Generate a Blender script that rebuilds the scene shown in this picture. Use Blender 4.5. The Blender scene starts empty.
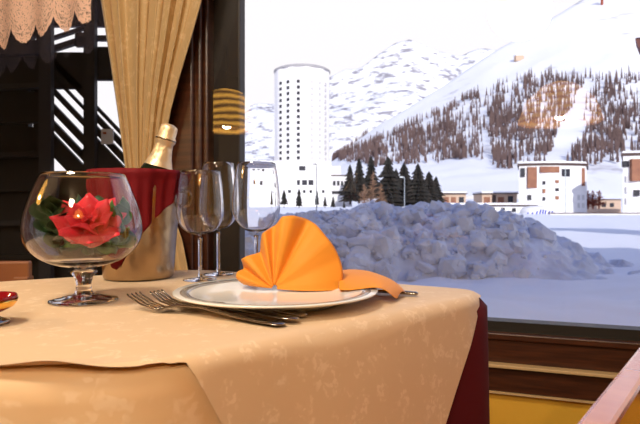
import bpy, bmesh, math, random
from mathutils import Vector, Matrix, noise
C = bpy.context.scene.collection
SC = bpy.context.scene
rnd = random.Random(7)
PI = math.pi
F, HX, HY, CZ, TZ = 533.0, 320.0, 212.0, 0.875, 0.75      # focal length in px, optical centre, camera and table height

# ------------------------------------------------------------------ camera, sky, sun, added lights, exposure
cam = bpy.data.cameras.new('camera'); camo = bpy.data.objects.new('camera', cam); C.objects.link(camo)
cam.sensor_width = 36; cam.lens = 36 * F / 640; camo.location = (0, 0, CZ); camo.rotation_euler = (PI/2, 0, 0)
cam.clip_start = 0.02; cam.clip_end = 8000
cam.dof.use_dof = True; cam.dof.focus_distance = 0.8; cam.dof.aperture_fstop = 14
SC.camera = camo
SC.view_settings.view_transform = 'Standard'; SC.view_settings.look = 'None'
SC.view_settings.exposure = 0.0; SC.view_settings.gamma = 1.0; SC.view_settings.use_curve_mapping = False
cy = SC.cycles
cy.use_denoising = True; cy.max_bounces = 16; cy.transmission_bounces = 14; cy.glossy_bounces = 6; cy.transparent_max_bounces = 24
cy.diffuse_bounces = 4; cy.sample_clamp_indirect = 4.0; cy.caustics_reflective = False; cy.caustics_refractive = True; cy.blur_glossy = 0.6

w = bpy.data.worlds.new('sky'); SC.world = w; w.use_nodes = True
nt = w.node_tree; nt.nodes.clear()
out = nt.nodes.new('ShaderNodeOutputWorld'); bg = nt.nodes.new('ShaderNodeBackground')
tc = nt.nodes.new('ShaderNodeTexCoord'); sep = nt.nodes.new('ShaderNodeSeparateXYZ'); ramp = nt.nodes.new('ShaderNodeValToRGB')
nt.links.new(tc.outputs['Generated'], sep.inputs[0]); nt.links.new(sep.outputs['Z'], ramp.inputs[0])
nt.links.new(ramp.outputs[0], bg.inputs[0]); nt.links.new(bg.outputs[0], out.inputs[0])
ramp.color_ramp.elements[0].position = 0.0; ramp.color_ramp.elements[0].color = (1.10, 1.05, 1.08, 1)
e = ramp.color_ramp.elements.new(0.37); e.color = (1.10, 1.08, 1.10, 1)
ramp.color_ramp.elements[2].position = 0.60; ramp.color_ramp.elements[2].color = (0.23, 0.33, 0.71, 1)
bg.inputs[1].default_value = 1.0

sun = bpy.data.lights.new('sun', 'SUN'); suno = bpy.data.objects.new('sun', sun); C.objects.link(suno)
sun.energy = 4.0; sun.angle = 0.01; sun.color = (1.0, 0.95, 0.90)
suno.rotation_euler = Vector((-0.16, 0.90, -0.40)).to_track_quat('-Z', 'Y').to_euler()

def area(name, loc, aim, size, power, col):
    l = bpy.data.lights.new(name, 'AREA'); o = bpy.data.objects.new(name, l); C.objects.link(o)
    l.shape = 'DISK'; l.size = size; l.energy = power; l.color = col
    o.location = loc; o.rotation_euler = (Vector(aim) - Vector(loc)).to_track_quat('-Z', 'Y').to_euler()
area('added_ceiling_light', (-0.75, 0.05, 2.52), (-0.1, 0.75, 0.75), 0.5, 37, (1.0, 0.86, 0.66))  # added key light overhead, no fixture there
area('added_ceiling_light', (-0.45, -1.6, 2.52), (-0.15, 0.5, 0.6), 0.5, 38, (1.0, 0.84, 0.62))  # unseen fill added behind the camera to brighten the table front

# ------------------------------------------------------------------ helpers
def W(px, py, Y):
    return Vector(((px - HX) / F * Y, Y, CZ - (py - HY) / F * Y))
def T(px, py, h=0.0):                                   # pixel -> point h above the table top
    Y = (CZ - TZ - h) * F / (py - HY)
    return Vector(((px - HX) / F * Y, Y, TZ + h))

class MB:
    def __init__(s): s.v = []; s.f = []
    def add(s, vs, fs):
        k = len(s.v); s.v += [tuple(p) for p in vs]; s.f += [tuple(k + i for i in f) for f in fs]; return s
    def box(s, lo, hi, M=None):
        (a, b, c), (d, e_, f) = lo, hi
        vs = [(x, y, z) for z in (c, f) for y in (b, e_) for x in (a, d)]
        if M is not None: vs = [M @ Vector(p) for p in vs]
        return s.add(vs, [(0,2,3,1),(4,5,7,6),(0,1,5,4),(2,6,7,3),(0,4,6,2),(1,3,7,5)])
    def bar(s, p, q, wd, th, up=(0,0,1)):               # a squared bar from p to q, wd across, th along 'up'
        p, q = Vector(p), Vector(q); d = (q - p).normalized(); u = Vector(up); u = (u - d * u.dot(d)).normalized(); r = d.cross(u)
        vs = [b + r * (i * wd / 2) + u * (j * th / 2) for b in (p, q) for i, j in ((-1,-1),(1,-1),(1,1),(-1,1))]
        return s.add(vs, [(3,2,1,0),(4,5,6,7),(0,1,5,4),(1,2,6,5),(2,3,7,6),(3,0,4,7)])
    def tube(s, pts, rad, n=10, cap=True):
        pts = [Vector(p) for p in pts]; rad = rad if isinstance(rad, (list, tuple)) else [rad] * len(pts)
        vs = []; ref = None
        for i, p in enumerate(pts):
            d = (pts[min(i+1, len(pts)-1)] - pts[max(i-1, 0)]).normalized()
            if ref is None: ref = Vector((0,0,1)) if abs(d.z) < .9 else Vector((1,0,0))
            a = (ref - d * ref.dot(d)).normalized(); ref = a; b = d.cross(a)
            vs += [p + (a * math.cos(2*PI*k/n) + b * math.sin(2*PI*k/n)) * rad[i] for k in range(n)]
        fs = [(i*n+k, i*n+(k+1)%n, (i+1)*n+(k+1)%n, (i+1)*n+k) for i in range(len(pts)-1) for k in range(n)]
        if cap: fs += [tuple(reversed(range(n))), tuple(range((len(pts)-1)*n, len(pts)*n))]
        return s.add(vs, fs)
    def lathe(s, prof, n=48, c=(0,0,0)):                # closed at the axis where r = 0
        rows = []; vs = []; fs = []
        for r, z in prof:
            if r < 1e-6: rows.append([len(vs)]); vs.append((c[0], c[1], c[2] + z))
            else:
                rows.append(list(range(len(vs), len(vs) + n)))
                vs += [(c[0] + r*math.cos(2*PI*k/n), c[1] + r*math.sin(2*PI*k/n), c[2] + z) for k in range(n)]
        for A, B in zip(rows, rows[1:]):
            for k in range(n):
                j = (k + 1) % n
                if len(A) == 1 and len(B) == 1: continue
                if len(A) == 1: fs.append((A[0], B[j], B[k]))
                elif len(B) == 1: fs.append((A[k], A[j], B[0]))
                else: fs.append((A[k], A[j], B[j], B[k]))
        return s.add(vs, fs)
    def grid(s, rows):                                  # rows: equal-length lists of points
        n = len(rows[0]); vs = [p for r in rows for p in r]
        return s.add(vs, [(i*n+k, i*n+k+1, (i+1)*n+k+1, (i+1)*n+k) for i in range(len(rows)-1) for k in range(n-1)])
    def build(s, name, m, parent=None, smooth=False, solid=0, bevel=0, sub=0, world=False):
        me = bpy.data.meshes.new(name); me.from_pydata(s.v, [], s.f)
        bm = bmesh.new(); bm.from_mesh(me); bmesh.ops.recalc_face_normals(bm, faces=bm.faces); bm.to_mesh(me); bm.free()
        me.materials.append(m); o = bpy.data.objects.new(name, me); C.objects.link(o)
        for p in me.polygons: p.use_smooth = smooth
        if parent:
            o.parent = parent
            if world: o.matrix_parent_inverse = parent.matrix_basis.inverted() if not parent.parent else (parent.parent.matrix_basis @ parent.matrix_parent_inverse @ parent.matrix_basis).inverted()
        if solid: d = o.modifiers.new('solid', 'SOLIDIFY'); d.thickness = abs(solid); d.offset = 1 if solid > 0 else -1
        if bevel: d = o.modifiers.new('bevel', 'BEVEL'); d.width = bevel; d.segments = 2; d.limit_method = 'ANGLE'
        if sub: d = o.modifiers.new('sub', 'SUBSURF'); d.levels = sub; d.render_levels = sub
        return o

def tag(o, label=None, cat=None, group=None, kind=None):
    if label: o['label'] = label
    if cat: o['category'] = cat
    if group: o['group'] = group
    if kind: o['kind'] = kind
    return o
def thing(name, label, cat, loc=(0,0,0), rz=0.0, group=None):
    o = bpy.data.objects.new(name, None); C.objects.link(o); o.empty_display_size = .05
    o.location = loc; o.rotation_euler = (0, 0, rz); return tag(o, label, cat, group)
def dup(root, loc, rz=0.0, label=None, scale=None):
    r = root.copy(); C.objects.link(r); r.location = loc; r.rotation_euler = (0, 0, rz)
    if label: r['label'] = label
    if scale: r.scale = scale
    for ch in root.children:
        c = ch.copy(); C.objects.link(c); c.parent = r
        for g in ch.children:
            d = g.copy(); C.objects.link(d); d.parent = c
    return r
def struct(o): o['kind'] = 'structure'; return o

def lerp_tab(tab, x):
    if x <= tab[0][0]: return tab[0][1]
    for (a, b), (c, d) in zip(tab, tab[1:]):
        if x <= c: return b + (d - b) * (x - a) / (c - a)
    return tab[-1][1]
def sstep(a, b, x):
    t = max(0, min(1, (x - a) / (b - a))); return t * t * (3 - 2 * t)
def fbm(p, o=4, s=1.0): return noise.fractal(Vector(p) * s, 1.0, 2.0, o)

# ------------------------------------------------------------------ materials
def mat(name, col, rough=.5, metal=0.0, spec=.5, var=None, vscale=8.0, bump=0.0, bscale=40.0, stretch=(1,1,1), **kw):
    m = bpy.data.materials.new(name); m.use_nodes = True; t = m.node_tree; b = t.nodes['Principled BSDF']
    b.inputs['Base Color'].default_value = (*col, 1); b.inputs['Roughness'].default_value = rough
    b.inputs['Metallic'].default_value = metal; b.inputs['Specular IOR Level'].default_value = spec
    for k, v in kw.items(): b.inputs[k.replace('_', ' ')].default_value = v
    if var or bump:
        co = t.nodes.new('ShaderNodeTexCoord'); mp = t.nodes.new('ShaderNodeMapping'); mp.inputs['Scale'].default_value = stretch
        t.links.new(co.outputs['Object'], mp.inputs[0])
    if var:
        n = t.nodes.new('ShaderNodeTexNoise'); n.inputs['Scale'].default_value = vscale; n.inputs['Detail'].default_value = 6
        r = t.nodes.new('ShaderNodeValToRGB'); r.color_ramp.elements[0].position = .35; r.color_ramp.elements[1].position = .65
        r.color_ramp.elements[0].color = (*col, 1); r.color_ramp.elements[1].color = (*var, 1)
        t.links.new(mp.outputs[0], n.inputs[0]); t.links.new(n.outputs[0], r.inputs[0]); t.links.new(r.outputs[0], b.inputs['Base Color'])
    if bump:
        n = t.nodes.new('ShaderNodeTexNoise'); n.inputs['Scale'].default_value = bscale; n.inputs['Detail'].default_value = 5
        bp = t.nodes.new('ShaderNodeBump'); bp.inputs['Strength'].default_value = bump; bp.inputs['Distance'].default_value = .01
        t.links.new(mp.outputs[0], n.inputs[0]); t.links.new(n.outputs[0], bp.inputs['Height']); t.links.new(bp.outputs[0], b.inputs['Normal'])
    return m
def emit(name, col, st):
    m = mat(name, (.5,.3,.1), .6); b = m.node_tree.nodes['Principled BSDF']
    b.inputs['Emission Color'].default_value = (*col, 1); b.inputs['Emission Strength'].default_value = st; return m

def damask(name, lo, hi, scale=30.0, rough=.55, sheen=.15):
    m = mat(name, lo, rough); t = m.node_tree; b = t.nodes['Principled BSDF']; N = t.nodes.new; L = t.links.new
    co = N('ShaderNodeTexCoord'); ns = N('ShaderNodeTexNoise'); ns.inputs['Scale'].default_value = scale * 2.2; ns.inputs['Detail'].default_value = 2
    mx = N('ShaderNodeMix'); mx.data_type = 'VECTOR'; mx.inputs[0].default_value = .03
    L(co.outputs['Object'], ns.inputs[0]); L(co.outputs['Object'], mx.inputs[4]); L(ns.outputs['Color'], mx.inputs[5])
    v = N('ShaderNodeTexVoronoi'); v.inputs['Scale'].default_value = scale; v.feature = 'F1'; v.inputs['Randomness'].default_value = .75
    v2 = N('ShaderNodeTexVoronoi'); v2.inputs['Scale'].default_value = scale * 3.4; v2.feature = 'SMOOTH_F1'
    L(mx.outputs[1], v.inputs[0]); L(mx.outputs[1], v2.inputs[0])
    r1 = N('ShaderNodeMapRange'); r1.inputs[1].default_value = .33; r1.inputs[2].default_value = .50; r1.inputs[3].default_value = 1; r1.inputs[4].default_value = 0
    r2 = N('ShaderNodeMapRange'); r2.inputs[1].default_value = .30; r2.inputs[2].default_value = .45; r2.inputs[3].default_value = 1; r2.inputs[4].default_value = .1
    mu = N('ShaderNodeMath'); mu.operation = 'MULTIPLY'
    L(v.outputs['Distance'], r1.inputs[0]); L(v2.outputs['Distance'], r2.inputs[0]); L(r1.outputs[0], mu.inputs[0]); L(r2.outputs[0], mu.inputs[1])
    cr = N('ShaderNodeMix'); cr.data_type = 'RGBA'; cr.inputs[6].default_value = (*lo, 1); cr.inputs[7].default_value = (*hi, 1)
    L(mu.outputs[0], cr.inputs[0]); L(cr.outputs[2], b.inputs['Base Color'])
    wv = N('ShaderNodeTexNoise'); wv.inputs['Scale'].default_value = 14; wv.inputs['Detail'].default_value = 3
    bp = N('ShaderNodeBump'); bp.inputs['Strength'].default_value = .25; bp.inputs['Distance'].default_value = .006
    L(co.outputs['Object'], wv.inputs[0]); L(wv.outputs[0], bp.inputs['Height']); L(bp.outputs[0], b.inputs['Normal'])
    b.inputs['Sheen Weight'].default_value = sheen; return m

def glass(name, col=(1,1,1), ior=1.45, rough=0.0):
    m = bpy.data.materials.new(name); m.use_nodes = True; t = m.node_tree; t.nodes.clear()
    o = t.nodes.new('ShaderNodeOutputMaterial'); g = t.nodes.new('ShaderNodeBsdfGlass'); g.inputs['IOR'].default_value = ior
    g.inputs['Color'].default_value = (*col, 1); g.inputs['Roughness'].default_value = rough
    t.links.new(g.outputs[0], o.inputs[0]); return m
def pane(name, tint=(1,1,1), ior=1.5):                  # a flat window pane: clear, with its Fresnel reflection
    m = bpy.data.materials.new(name); m.use_nodes = True; t = m.node_tree; t.nodes.clear()
    o = t.nodes.new('ShaderNodeOutputMaterial'); a = t.nodes.new('ShaderNodeBsdfTransparent'); g = t.nodes.new('ShaderNodeBsdfGlossy')
    g.inputs['Roughness'].default_value = 0.0; a.inputs[0].default_value = (*tint, 1)
    lw = t.nodes.new('ShaderNodeLayerWeight'); lw.inputs[0].default_value = .5; x = t.nodes.new('ShaderNodeMixShader')
    pw = t.nodes.new('ShaderNodeMath'); pw.operation = 'POWER'; pw.inputs[1].default_value = 5
    ma = t.nodes.new('ShaderNodeMath'); ma.operation = 'MULTIPLY_ADD'; ma.inputs[1].default_value = .96; ma.inputs[2].default_value = .04
    t.links.new(lw.outputs['Facing'], pw.inputs[0]); t.links.new(pw.outputs[0], ma.inputs[0])
    t.links.new(ma.outputs[0], x.inputs[0]); t.links.new(a.outputs[0], x.inputs[1]); t.links.new(g.outputs[0], x.inputs[2]); t.links.new(x.outputs[0], o.inputs[0])
    return m

M_wood = mat('dark brown varnished wood', (.045,.013,.006), .28, var=(.075,.022,.009), vscale=6, stretch=(1,1,14), bump=.08, bscale=30)
M_sillwood = mat('brown varnished sill wood', (.035,.010,.005), .35, var=(.075,.022,.009), vscale=5, stretch=(2,2,30), bump=.08)
M_gasket = mat('black gasket', (.012,.010,.009), .5)
M_ledge = mat('pale lit ledge', (.55,.38,.20), .5)  # pale tone paints in the light caught on the ledge edge
M_yellow = mat('yellow ochre plaster', (.78,.46,.045), .7, var=(.72,.40,.04), vscale=3, bump=.1)
M_ceil = mat('warm plaster ceiling', (.50,.36,.22), .8)
M_floor = mat('brown floor boards', (.16,.08,.04), .5, var=(.22,.11,.05), vscale=4, stretch=(1,12,1))
M_facade = mat('facade render', (.6,.55,.48), .8)
M_pane = pane('window glass')
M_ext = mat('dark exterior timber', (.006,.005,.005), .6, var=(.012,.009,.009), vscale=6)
M_extpost = mat('weathered exterior post', (.020,.019,.024), .6)
M_snow = mat('snow', (.82,.84,.90), .7, spec=.2, bump=.35, bscale=3.0)
M_glass = glass('clear crystal', (1,1,1), 1.5)
M_silver = mat('polished steel', (.36,.31,.26), .13, 1.0)
M_cover = damask('beige damask', (.70,.50,.315), (.79,.60,.42), 36)
M_lower = damask('beige damask lower', (.72,.49,.28), (.79,.58,.38), 26)
M_burg = mat('burgundy cloth', (.095,.004,.008), .8, spec=.2)
M_nap = mat('orange napkin cotton', (.80,.29,.018), .65, bump=.12, bscale=900, Sheen_Weight=.1)
M_china = mat('white porcelain', (.80,.80,.79), .12, spec=.6)
M_chinarim = mat('grey rim band', (.32,.30,.28), .15, spec=.6)
M_darkroom = mat('dark wall panel', (.05,.025,.012), .5)

# ------------------------------------------------------------------ the window wall (local frame: a to the right, b into the room)
O = Vector((.449, 1.45, 0)); ang = math.atan2(-.33, .944)
R = Matrix.Translation(O) @ Matrix.Rotation(ang, 4, 'Z') @ Matrix.Diagonal((1, -1, 1, 1))      # (a, b, z) -> world
def rb(name, m, boxes, bevel=0, parent=None):
    b = MB()
    for lo, hi in boxes: b.box(lo, hi, R)
    return b.build(name, m, parent, bevel=bevel)
ZB, ZT = .584, 2.30                                      # glass bottom and top
struct(rb('wall_window', M_yellow, [((-14,-.12,-.3),(-3.1,.0,9)), ((2.4,-.12,-.3),(15,.0,9)), ((-3.1,-.12,-.3),(2.4,.035,.405)), ((-3.1,-.12,2.42),(2.4,.0,9))]))
struct(rb('floor', M_floor, [((-3.2,.0,-.1),(2.6,5,0))]))
struct(rb('ceiling', M_ceil, [((-3.2,.0,2.6),(2.6,5,2.7))]))
struct(rb('wall_left', M_darkroom, [((-3.3,0,0),(-3.2,5,2.6))]))
struct(rb('wall_right', M_yellow, [((2.6,0,0),(2.7,5,2.6))]))
struct(rb('wall_back', M_darkroom, [((-3.3,5,0),(2.7,5.1,2.6))]))
struct(rb('roof_upper_floors', M_facade, [((-14,.05,8.8),(15,9,9))]))
# sill: gasket, rails and ledge
struct(rb('trim_1', M_gasket, [((-.84,-.03,.556),(2.4,.02,ZB))]))
struct(rb('trim_2', M_sillwood, [((-3.1,-.06,.540),(2.4,.045,.557)), ((-3.1,-.06,.478),(2.4,.036,.541))], .003))
struct(rb('trim_3', M_ledge, [((-3.1,-.02,.4705),(2.4,.062,.479))], .002))
struct(rb('trim_4', M_sillwood, [((-3.1,-.02,.405),(2.4,.045,.4707))], .003))
struct(rb('trim_5', M_ledge, [((-3.1,-.02,.4005),(2.4,.05,.4052))]))
struct(rb('trim_6', M_wood, [((-3.1,-.08,ZT),(2.4,.05,2.42))], .004))
# corner post between the two windows with its mouldings
struct(rb('trim_7', M_wood, [((-1.02,-.06,ZB-.02),(-.89,.05,ZT)), ((-.895,-.05,ZB-.02),(-.868,.035,ZT)), ((-.87,-.04,ZB-.02),(-.852,.02,ZT))], .006))
struct(rb('window_1', M_pane, [((-.86,.0,ZB-.01),(2.35,.0004,ZT))]))
struct(rb('window_2', M_pane, [((-3.1,.0,ZB-.01),(-1.0,.0004,ZT))]))
struct(rb('trim_8', M_wood, [((-3.12,-.06,ZB-.02),(-3.0,.05,ZT))], .004))
struct(rb('trim_9', mat('dark pillar outside the glass', (.014,.008,.006), .5), [((-.95,-.06,-.3),(-.757,-.02,2.6))], .004))

# ------------------------------------------------------------------ the ground, the slopes, the range
RIDGE = [(200,150),(300,168),(330,163),(345,150),(380,124),(410,107),(440,88),(480,61),(530,31),(575,3),(620,-22),(700,-50),(800,-70)]
BASE = [(200,196),(440,197),(520,194),(640,200),(800,200)]
FARR = [(200,118),(243,112),(258,105),(273,104),(300,98),(330,80),(345,71),(360,68),(375,58),(390,49),(410,41),(422,45),(440,54),(460,60),(480,52),(520,50),(600,60)]
def slope_pt(px, t):
    y = lerp_tab(BASE, px) + (lerp_tab(RIDGE, px) - lerp_tab(BASE, px)) * t ** .92
    Y = 300 + 900 * t; p = W(px, y, Y)
    p.z += fbm((p.x, p.y, 3), 5, .009) * 9 * min(1, t * 6) * (1 - .6 * t); return p
def slope_at(px, py):
    b, r = lerp_tab(BASE, px), lerp_tab(RIDGE, px); t = max(.02, min(1, (py - b) / (r - b))) ** (1/.92); return slope_pt(px, t)
def far_pt(px, t):
    y = 172 + (lerp_tab(FARR, px) - 172) * t; Y = 1700 + 900 * t; p = W(px, y, Y)
    p.z += (noise.hetero_terrain(Vector((p.x, p.y, 0)) * .0035, 1.0, 2.0, 6, .6) - .6) * 42 * min(1, t * 3) * (1 - .55 * t); return p
def ground_z(X, Y):
    px = HX + F * X / max(Y, 4)
    far = 2.3 - 1.9 * sstep(420, 560, px)
    return -.3 + (far + .3) * sstep(16, 150, Y) + (8.3 - far) * sstep(165, 300, Y) + (fbm((X, Y, 1), 4, .25) * .10 + fbm((X, Y, 5), 4, 1.6) * .05) * sstep(2.5, 6, Y)
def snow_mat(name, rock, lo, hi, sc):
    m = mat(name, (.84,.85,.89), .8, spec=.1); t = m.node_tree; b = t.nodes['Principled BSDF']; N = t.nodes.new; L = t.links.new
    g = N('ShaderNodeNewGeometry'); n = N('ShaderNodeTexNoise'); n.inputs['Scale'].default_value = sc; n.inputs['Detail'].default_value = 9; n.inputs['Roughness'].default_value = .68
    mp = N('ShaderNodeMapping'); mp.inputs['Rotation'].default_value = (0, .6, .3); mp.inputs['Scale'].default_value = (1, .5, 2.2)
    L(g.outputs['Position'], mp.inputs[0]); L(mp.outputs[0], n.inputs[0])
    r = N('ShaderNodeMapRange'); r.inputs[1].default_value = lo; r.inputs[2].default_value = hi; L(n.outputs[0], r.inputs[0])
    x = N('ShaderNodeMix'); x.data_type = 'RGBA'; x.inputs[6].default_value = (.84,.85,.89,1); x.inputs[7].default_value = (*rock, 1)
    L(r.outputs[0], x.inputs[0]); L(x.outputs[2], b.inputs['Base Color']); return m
b = MB(); ys = [2.0 + .14*i for i in range(100)] + [16 * 1.13**k for k in range(1, 24)] + [305]
b.grid([[Vector((x, Y, ground_z(x, Y))) for x in [Y*(px-HX)/F for px in range(-400, 1001, 10)]] for Y in ys])
struct(b.build('ground', M_snow, smooth=True))
b = MB(); b.grid([[slope_pt(px, t/56) for px in range(200, 801, 4)] for t in range(57)] + [[slope_pt(px, 1) + Vector((0, 250, -120)) for px in range(200, 801, 4)]])
struct(b.build('hill_slope', snow_mat('snow on the near slope', (.40,.38,.42), .60, .70, .010), smooth=True))
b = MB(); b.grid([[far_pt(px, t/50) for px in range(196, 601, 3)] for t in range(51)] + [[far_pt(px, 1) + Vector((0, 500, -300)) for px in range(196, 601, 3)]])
struct(b.build('mountain_range', snow_mat('snow and rock on the far range', (.30,.29,.33), .51, .59, .017), smooth=True))  # rock kept pale, distance haze mixed into its colour

# ------------------------------------------------------------------ ploughed snow bank
CREST = [(120,222),(230,222),(290,217),(310,214),(330,212),(352,212),(362,207),(371,203),(385,206),(400,209),(420,208),(450,206),(480,206),(500,211),(520,218),(545,228),(575,246),(620,268),(700,275)]
def bank_z(X, Y):
    px = HX + F * X / Y; Yc = 12.0 + .6 * math.sin(X * .7); zc = CZ - (lerp_tab(CREST, px) - HY) / F * Yc
    g = ground_z(X, Y); h = max(0, zc - g)
    foot = 3.3
    d = (Y - Yc) / (foot if Y < Yc else 2.2); k = max(0, 1 - d * d) ** .8 if abs(d) < 1 else 0
    z = g - .08 + (h + .08) * k
    d1, _ = noise.voronoi(Vector((X, Y, z)) * 1.7); d2, _ = noise.voronoi(Vector((X, Y, z + 5)) * 3.9)
    return z + k * ((d1[1] - d1[0]) * .28 - .10 + (d2[1] - d2[0]) * .12 - .04 + fbm((X, Y, 9), 4, 2.5) * .10)
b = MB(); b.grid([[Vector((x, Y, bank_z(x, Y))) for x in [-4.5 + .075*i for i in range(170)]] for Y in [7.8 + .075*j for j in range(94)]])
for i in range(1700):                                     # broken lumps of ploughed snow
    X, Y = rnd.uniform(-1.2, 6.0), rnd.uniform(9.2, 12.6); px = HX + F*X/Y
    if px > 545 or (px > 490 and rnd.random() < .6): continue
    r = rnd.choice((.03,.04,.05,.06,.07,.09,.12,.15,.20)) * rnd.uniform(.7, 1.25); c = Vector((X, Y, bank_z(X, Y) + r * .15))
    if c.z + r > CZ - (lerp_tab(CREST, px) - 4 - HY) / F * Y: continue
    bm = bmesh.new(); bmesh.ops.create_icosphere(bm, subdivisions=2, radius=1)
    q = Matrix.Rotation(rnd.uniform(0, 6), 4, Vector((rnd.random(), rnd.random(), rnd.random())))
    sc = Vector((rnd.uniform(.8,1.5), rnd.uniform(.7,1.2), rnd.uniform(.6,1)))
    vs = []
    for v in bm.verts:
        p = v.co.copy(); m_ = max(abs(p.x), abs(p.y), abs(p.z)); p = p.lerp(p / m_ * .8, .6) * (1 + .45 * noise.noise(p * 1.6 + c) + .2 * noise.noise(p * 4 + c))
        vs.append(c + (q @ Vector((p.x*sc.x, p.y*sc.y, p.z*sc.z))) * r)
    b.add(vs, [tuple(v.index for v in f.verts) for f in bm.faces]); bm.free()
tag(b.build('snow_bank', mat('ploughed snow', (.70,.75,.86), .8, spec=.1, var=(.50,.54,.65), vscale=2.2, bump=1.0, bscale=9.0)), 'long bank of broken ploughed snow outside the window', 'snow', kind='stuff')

# ------------------------------------------------------------------ trees
M_fir = mat('dark fir needles', (.008,.009,.008), .8, var=(.020,.014,.010), vscale=.8)
M_larch = mat('bare larch twigs', (.11,.072,.072), .9, var=(.17,.11,.10), vscale=.05)
M_larchnear = mat('brown larch twigs', (.27,.16,.10), .9, var=(.20,.11,.07), vscale=.9)
M_bark = mat('bark', (.06,.045,.04), .9)
def conifer_mb(h, r, layers, seed, ragged=.35, base=.08, n=11):
    q = random.Random(seed); b = MB()
    for i in range(layers):
        t = i / layers; z0 = h * (base + (1 - base) * t); z1 = min(h, z0 + h * (1.9 / layers)); rr = r * (1 - t) ** .85 * q.uniform(.85, 1.1) + .03 * r
        vs = [(0, 0, z1)]; a0 = q.random() * 6
        for k in range(2 * n):
            f = rr * (1 if k % 2 else 1 - ragged) * q.uniform(.8, 1.12); a = a0 + PI * k / n
            vs.append((math.cos(a)*f, math.sin(a)*f, z0 - h*.02*(k % 2) + q.uniform(-.01, .01)*h))
        vs.append((0, 0, z0 + h*.03))
        b.add(vs, [(0, 1+k, 1+(k+1) % (2*n)) for k in range(2*n)] + [(2*n+1, 1+(k+1) % (2*n), 1+k) for k in range(2*n)])
    return b
def twiggy_mb(h, r, seed, n=60, wd=.05):                 # a bare larch: trunk with thin rising branches
    q = random.Random(seed); b = MB(); b.tube([(0,0,0),(0,0,h)], [wd*1.6, wd*.3], 5)
    for i in range(n):
        z = h * q.uniform(.12, .97); l = r * (1 - z/h) ** .7 * q.uniform(.6, 1.1) + .05*r; a = q.random()*2*PI
        e_ = Vector((math.cos(a)*l, math.sin(a)*l, z + l*q.uniform(-.1,.6)))
        b.tube([(0,0,z), e_], [wd*.7, wd*.35], 3)
    return b
larch_meshes = []
for i in range(5):
    o = conifer_mb(14, rnd.uniform(1.2, 1.8), 8, 40+i, .6, .10, 5).build('larch_tree', M_larch); larch_meshes.append(o)
BELT_T = [(330,152),(345,148),(370,139),(400,127),(430,111),(450,104),(480,88),(505,80),(530,72),(552,66),(565,76),(600,74),(640,72),(660,72)]
BELT_B = [(330,160),(350,163),(400,166),(430,165),(450,158),(478,160),(492,168),(560,168),(600,165),(660,165)]
spots = []
while len(spots) < 2500:
    px = rnd.uniform(332, 652); t, bo = lerp_tab(BELT_T, px), lerp_tab(BELT_B, px); y = rnd.uniform(t + 4, bo)
    dens = .60 + .9 * noise.noise(Vector((px*.045, y*.028, 2)))
    if 566 < px + (y-120)*.5 < 592: dens -= .6                     # open snow gully
    if abs((px - 484) - (y - 120) * .08) < 3.5 and y > 108: dens -= .6
    if px < 470 and abs(y - (t + 13)) < 4: dens -= .4
    if rnd.random() > dens: continue
    spots.append((px, y, rnd.uniform(.65, 1.1)))
for i in range(60):
    px = rnd.uniform(334, 368); spots.append((px, 131 - (px-334)*.62 + rnd.uniform(-9, 9) + (12 if i % 3 == 0 else 0), rnd.uniform(.5,.8)))
spots.sort(key=lambda s: -s[1])
ind, rest = spots[:300], spots[300:]
for k, (px, y, s) in enumerate(ind):
    src = larch_meshes[k % 5]; o = src if k < 5 else src.copy()
    if k >= 5: C.objects.link(o)
    p = slope_at(px, y); f = s * (1.25 if p.y > 700 else 1.0)
    o.location = p - Vector((0,0,.5)); o.rotation_euler = (0,0,rnd.random()*6); o.scale = (f*.95, f*.95, f*1.05)
    tag(o, *(('bare brown larch in the forest right of the snowy gully', 'tree', 'larches right of the gully') if px > 585 else ('bare brown larch on the slope above the dark firs', 'tree', 'larches above the firs') if px < 440
        else ('bare brown larch in the middle forest belt above the low houses', 'tree', 'larches of the middle belt')))
b = MB()
for px, y, s in rest:
    m_ = rnd.choice(larch_meshes).data; p = slope_at(px, y); f = s * (1.25 if p.y > 700 else 1.0)
    b.add([p + Vector((v.co.x*f, v.co.y*f, v.co.z*f*1.05 - .5)) for v in m_.vertices], [tuple(q.vertices) for q in m_.polygons])
tag(b.build('larch_forest', M_larch), 'brown larch forest covering the upper slope beyond the houses', 'forest', kind='stuff')

def fir(px, top, base, half, Y, label, seed):
    h = (base - top) / F * Y; p = W(px, base, Y); t = thing('fir_tree', label, 'tree', p, 0, 'dark firs beside the round tower')
    conifer_mb(h, half * 1.6 / F * Y, 12, seed, .45, .05).build('foliage', M_fir, t)
    MB().tube([(0,0,-.4),(0,0,h*.5)], [h*.025, h*.01], 6).build('trunk', M_bark, t)
for i, a in enumerate([
    (350,164,203,8,140,'dark fir nearest the white podium, leftmost of the fir cluster'), (359,157,202,8,144,'narrow dark fir behind the brown larches'),
    (371,155,200,9,158,'tall dark fir rising directly behind the brown larches'), (388,156,208,13,132,'broad dark fir just left of the pale street lamp, tallest of the cluster'),
    (396,168,209,9,157,'smaller dark fir tucked behind the lamp post arm'), (404,162,208,12,146,'dark fir right behind the pale street lamp post'),
    (418,163,208,12,131,'dark fir second from the right end of the tall firs'), (429,171,208,10,145,'dark fir near the right end of the cluster'),
    (436,176,207,8,156,'small dark fir at the right end of the cluster, beside the low houses')]): fir(*a, 90+i)
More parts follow.
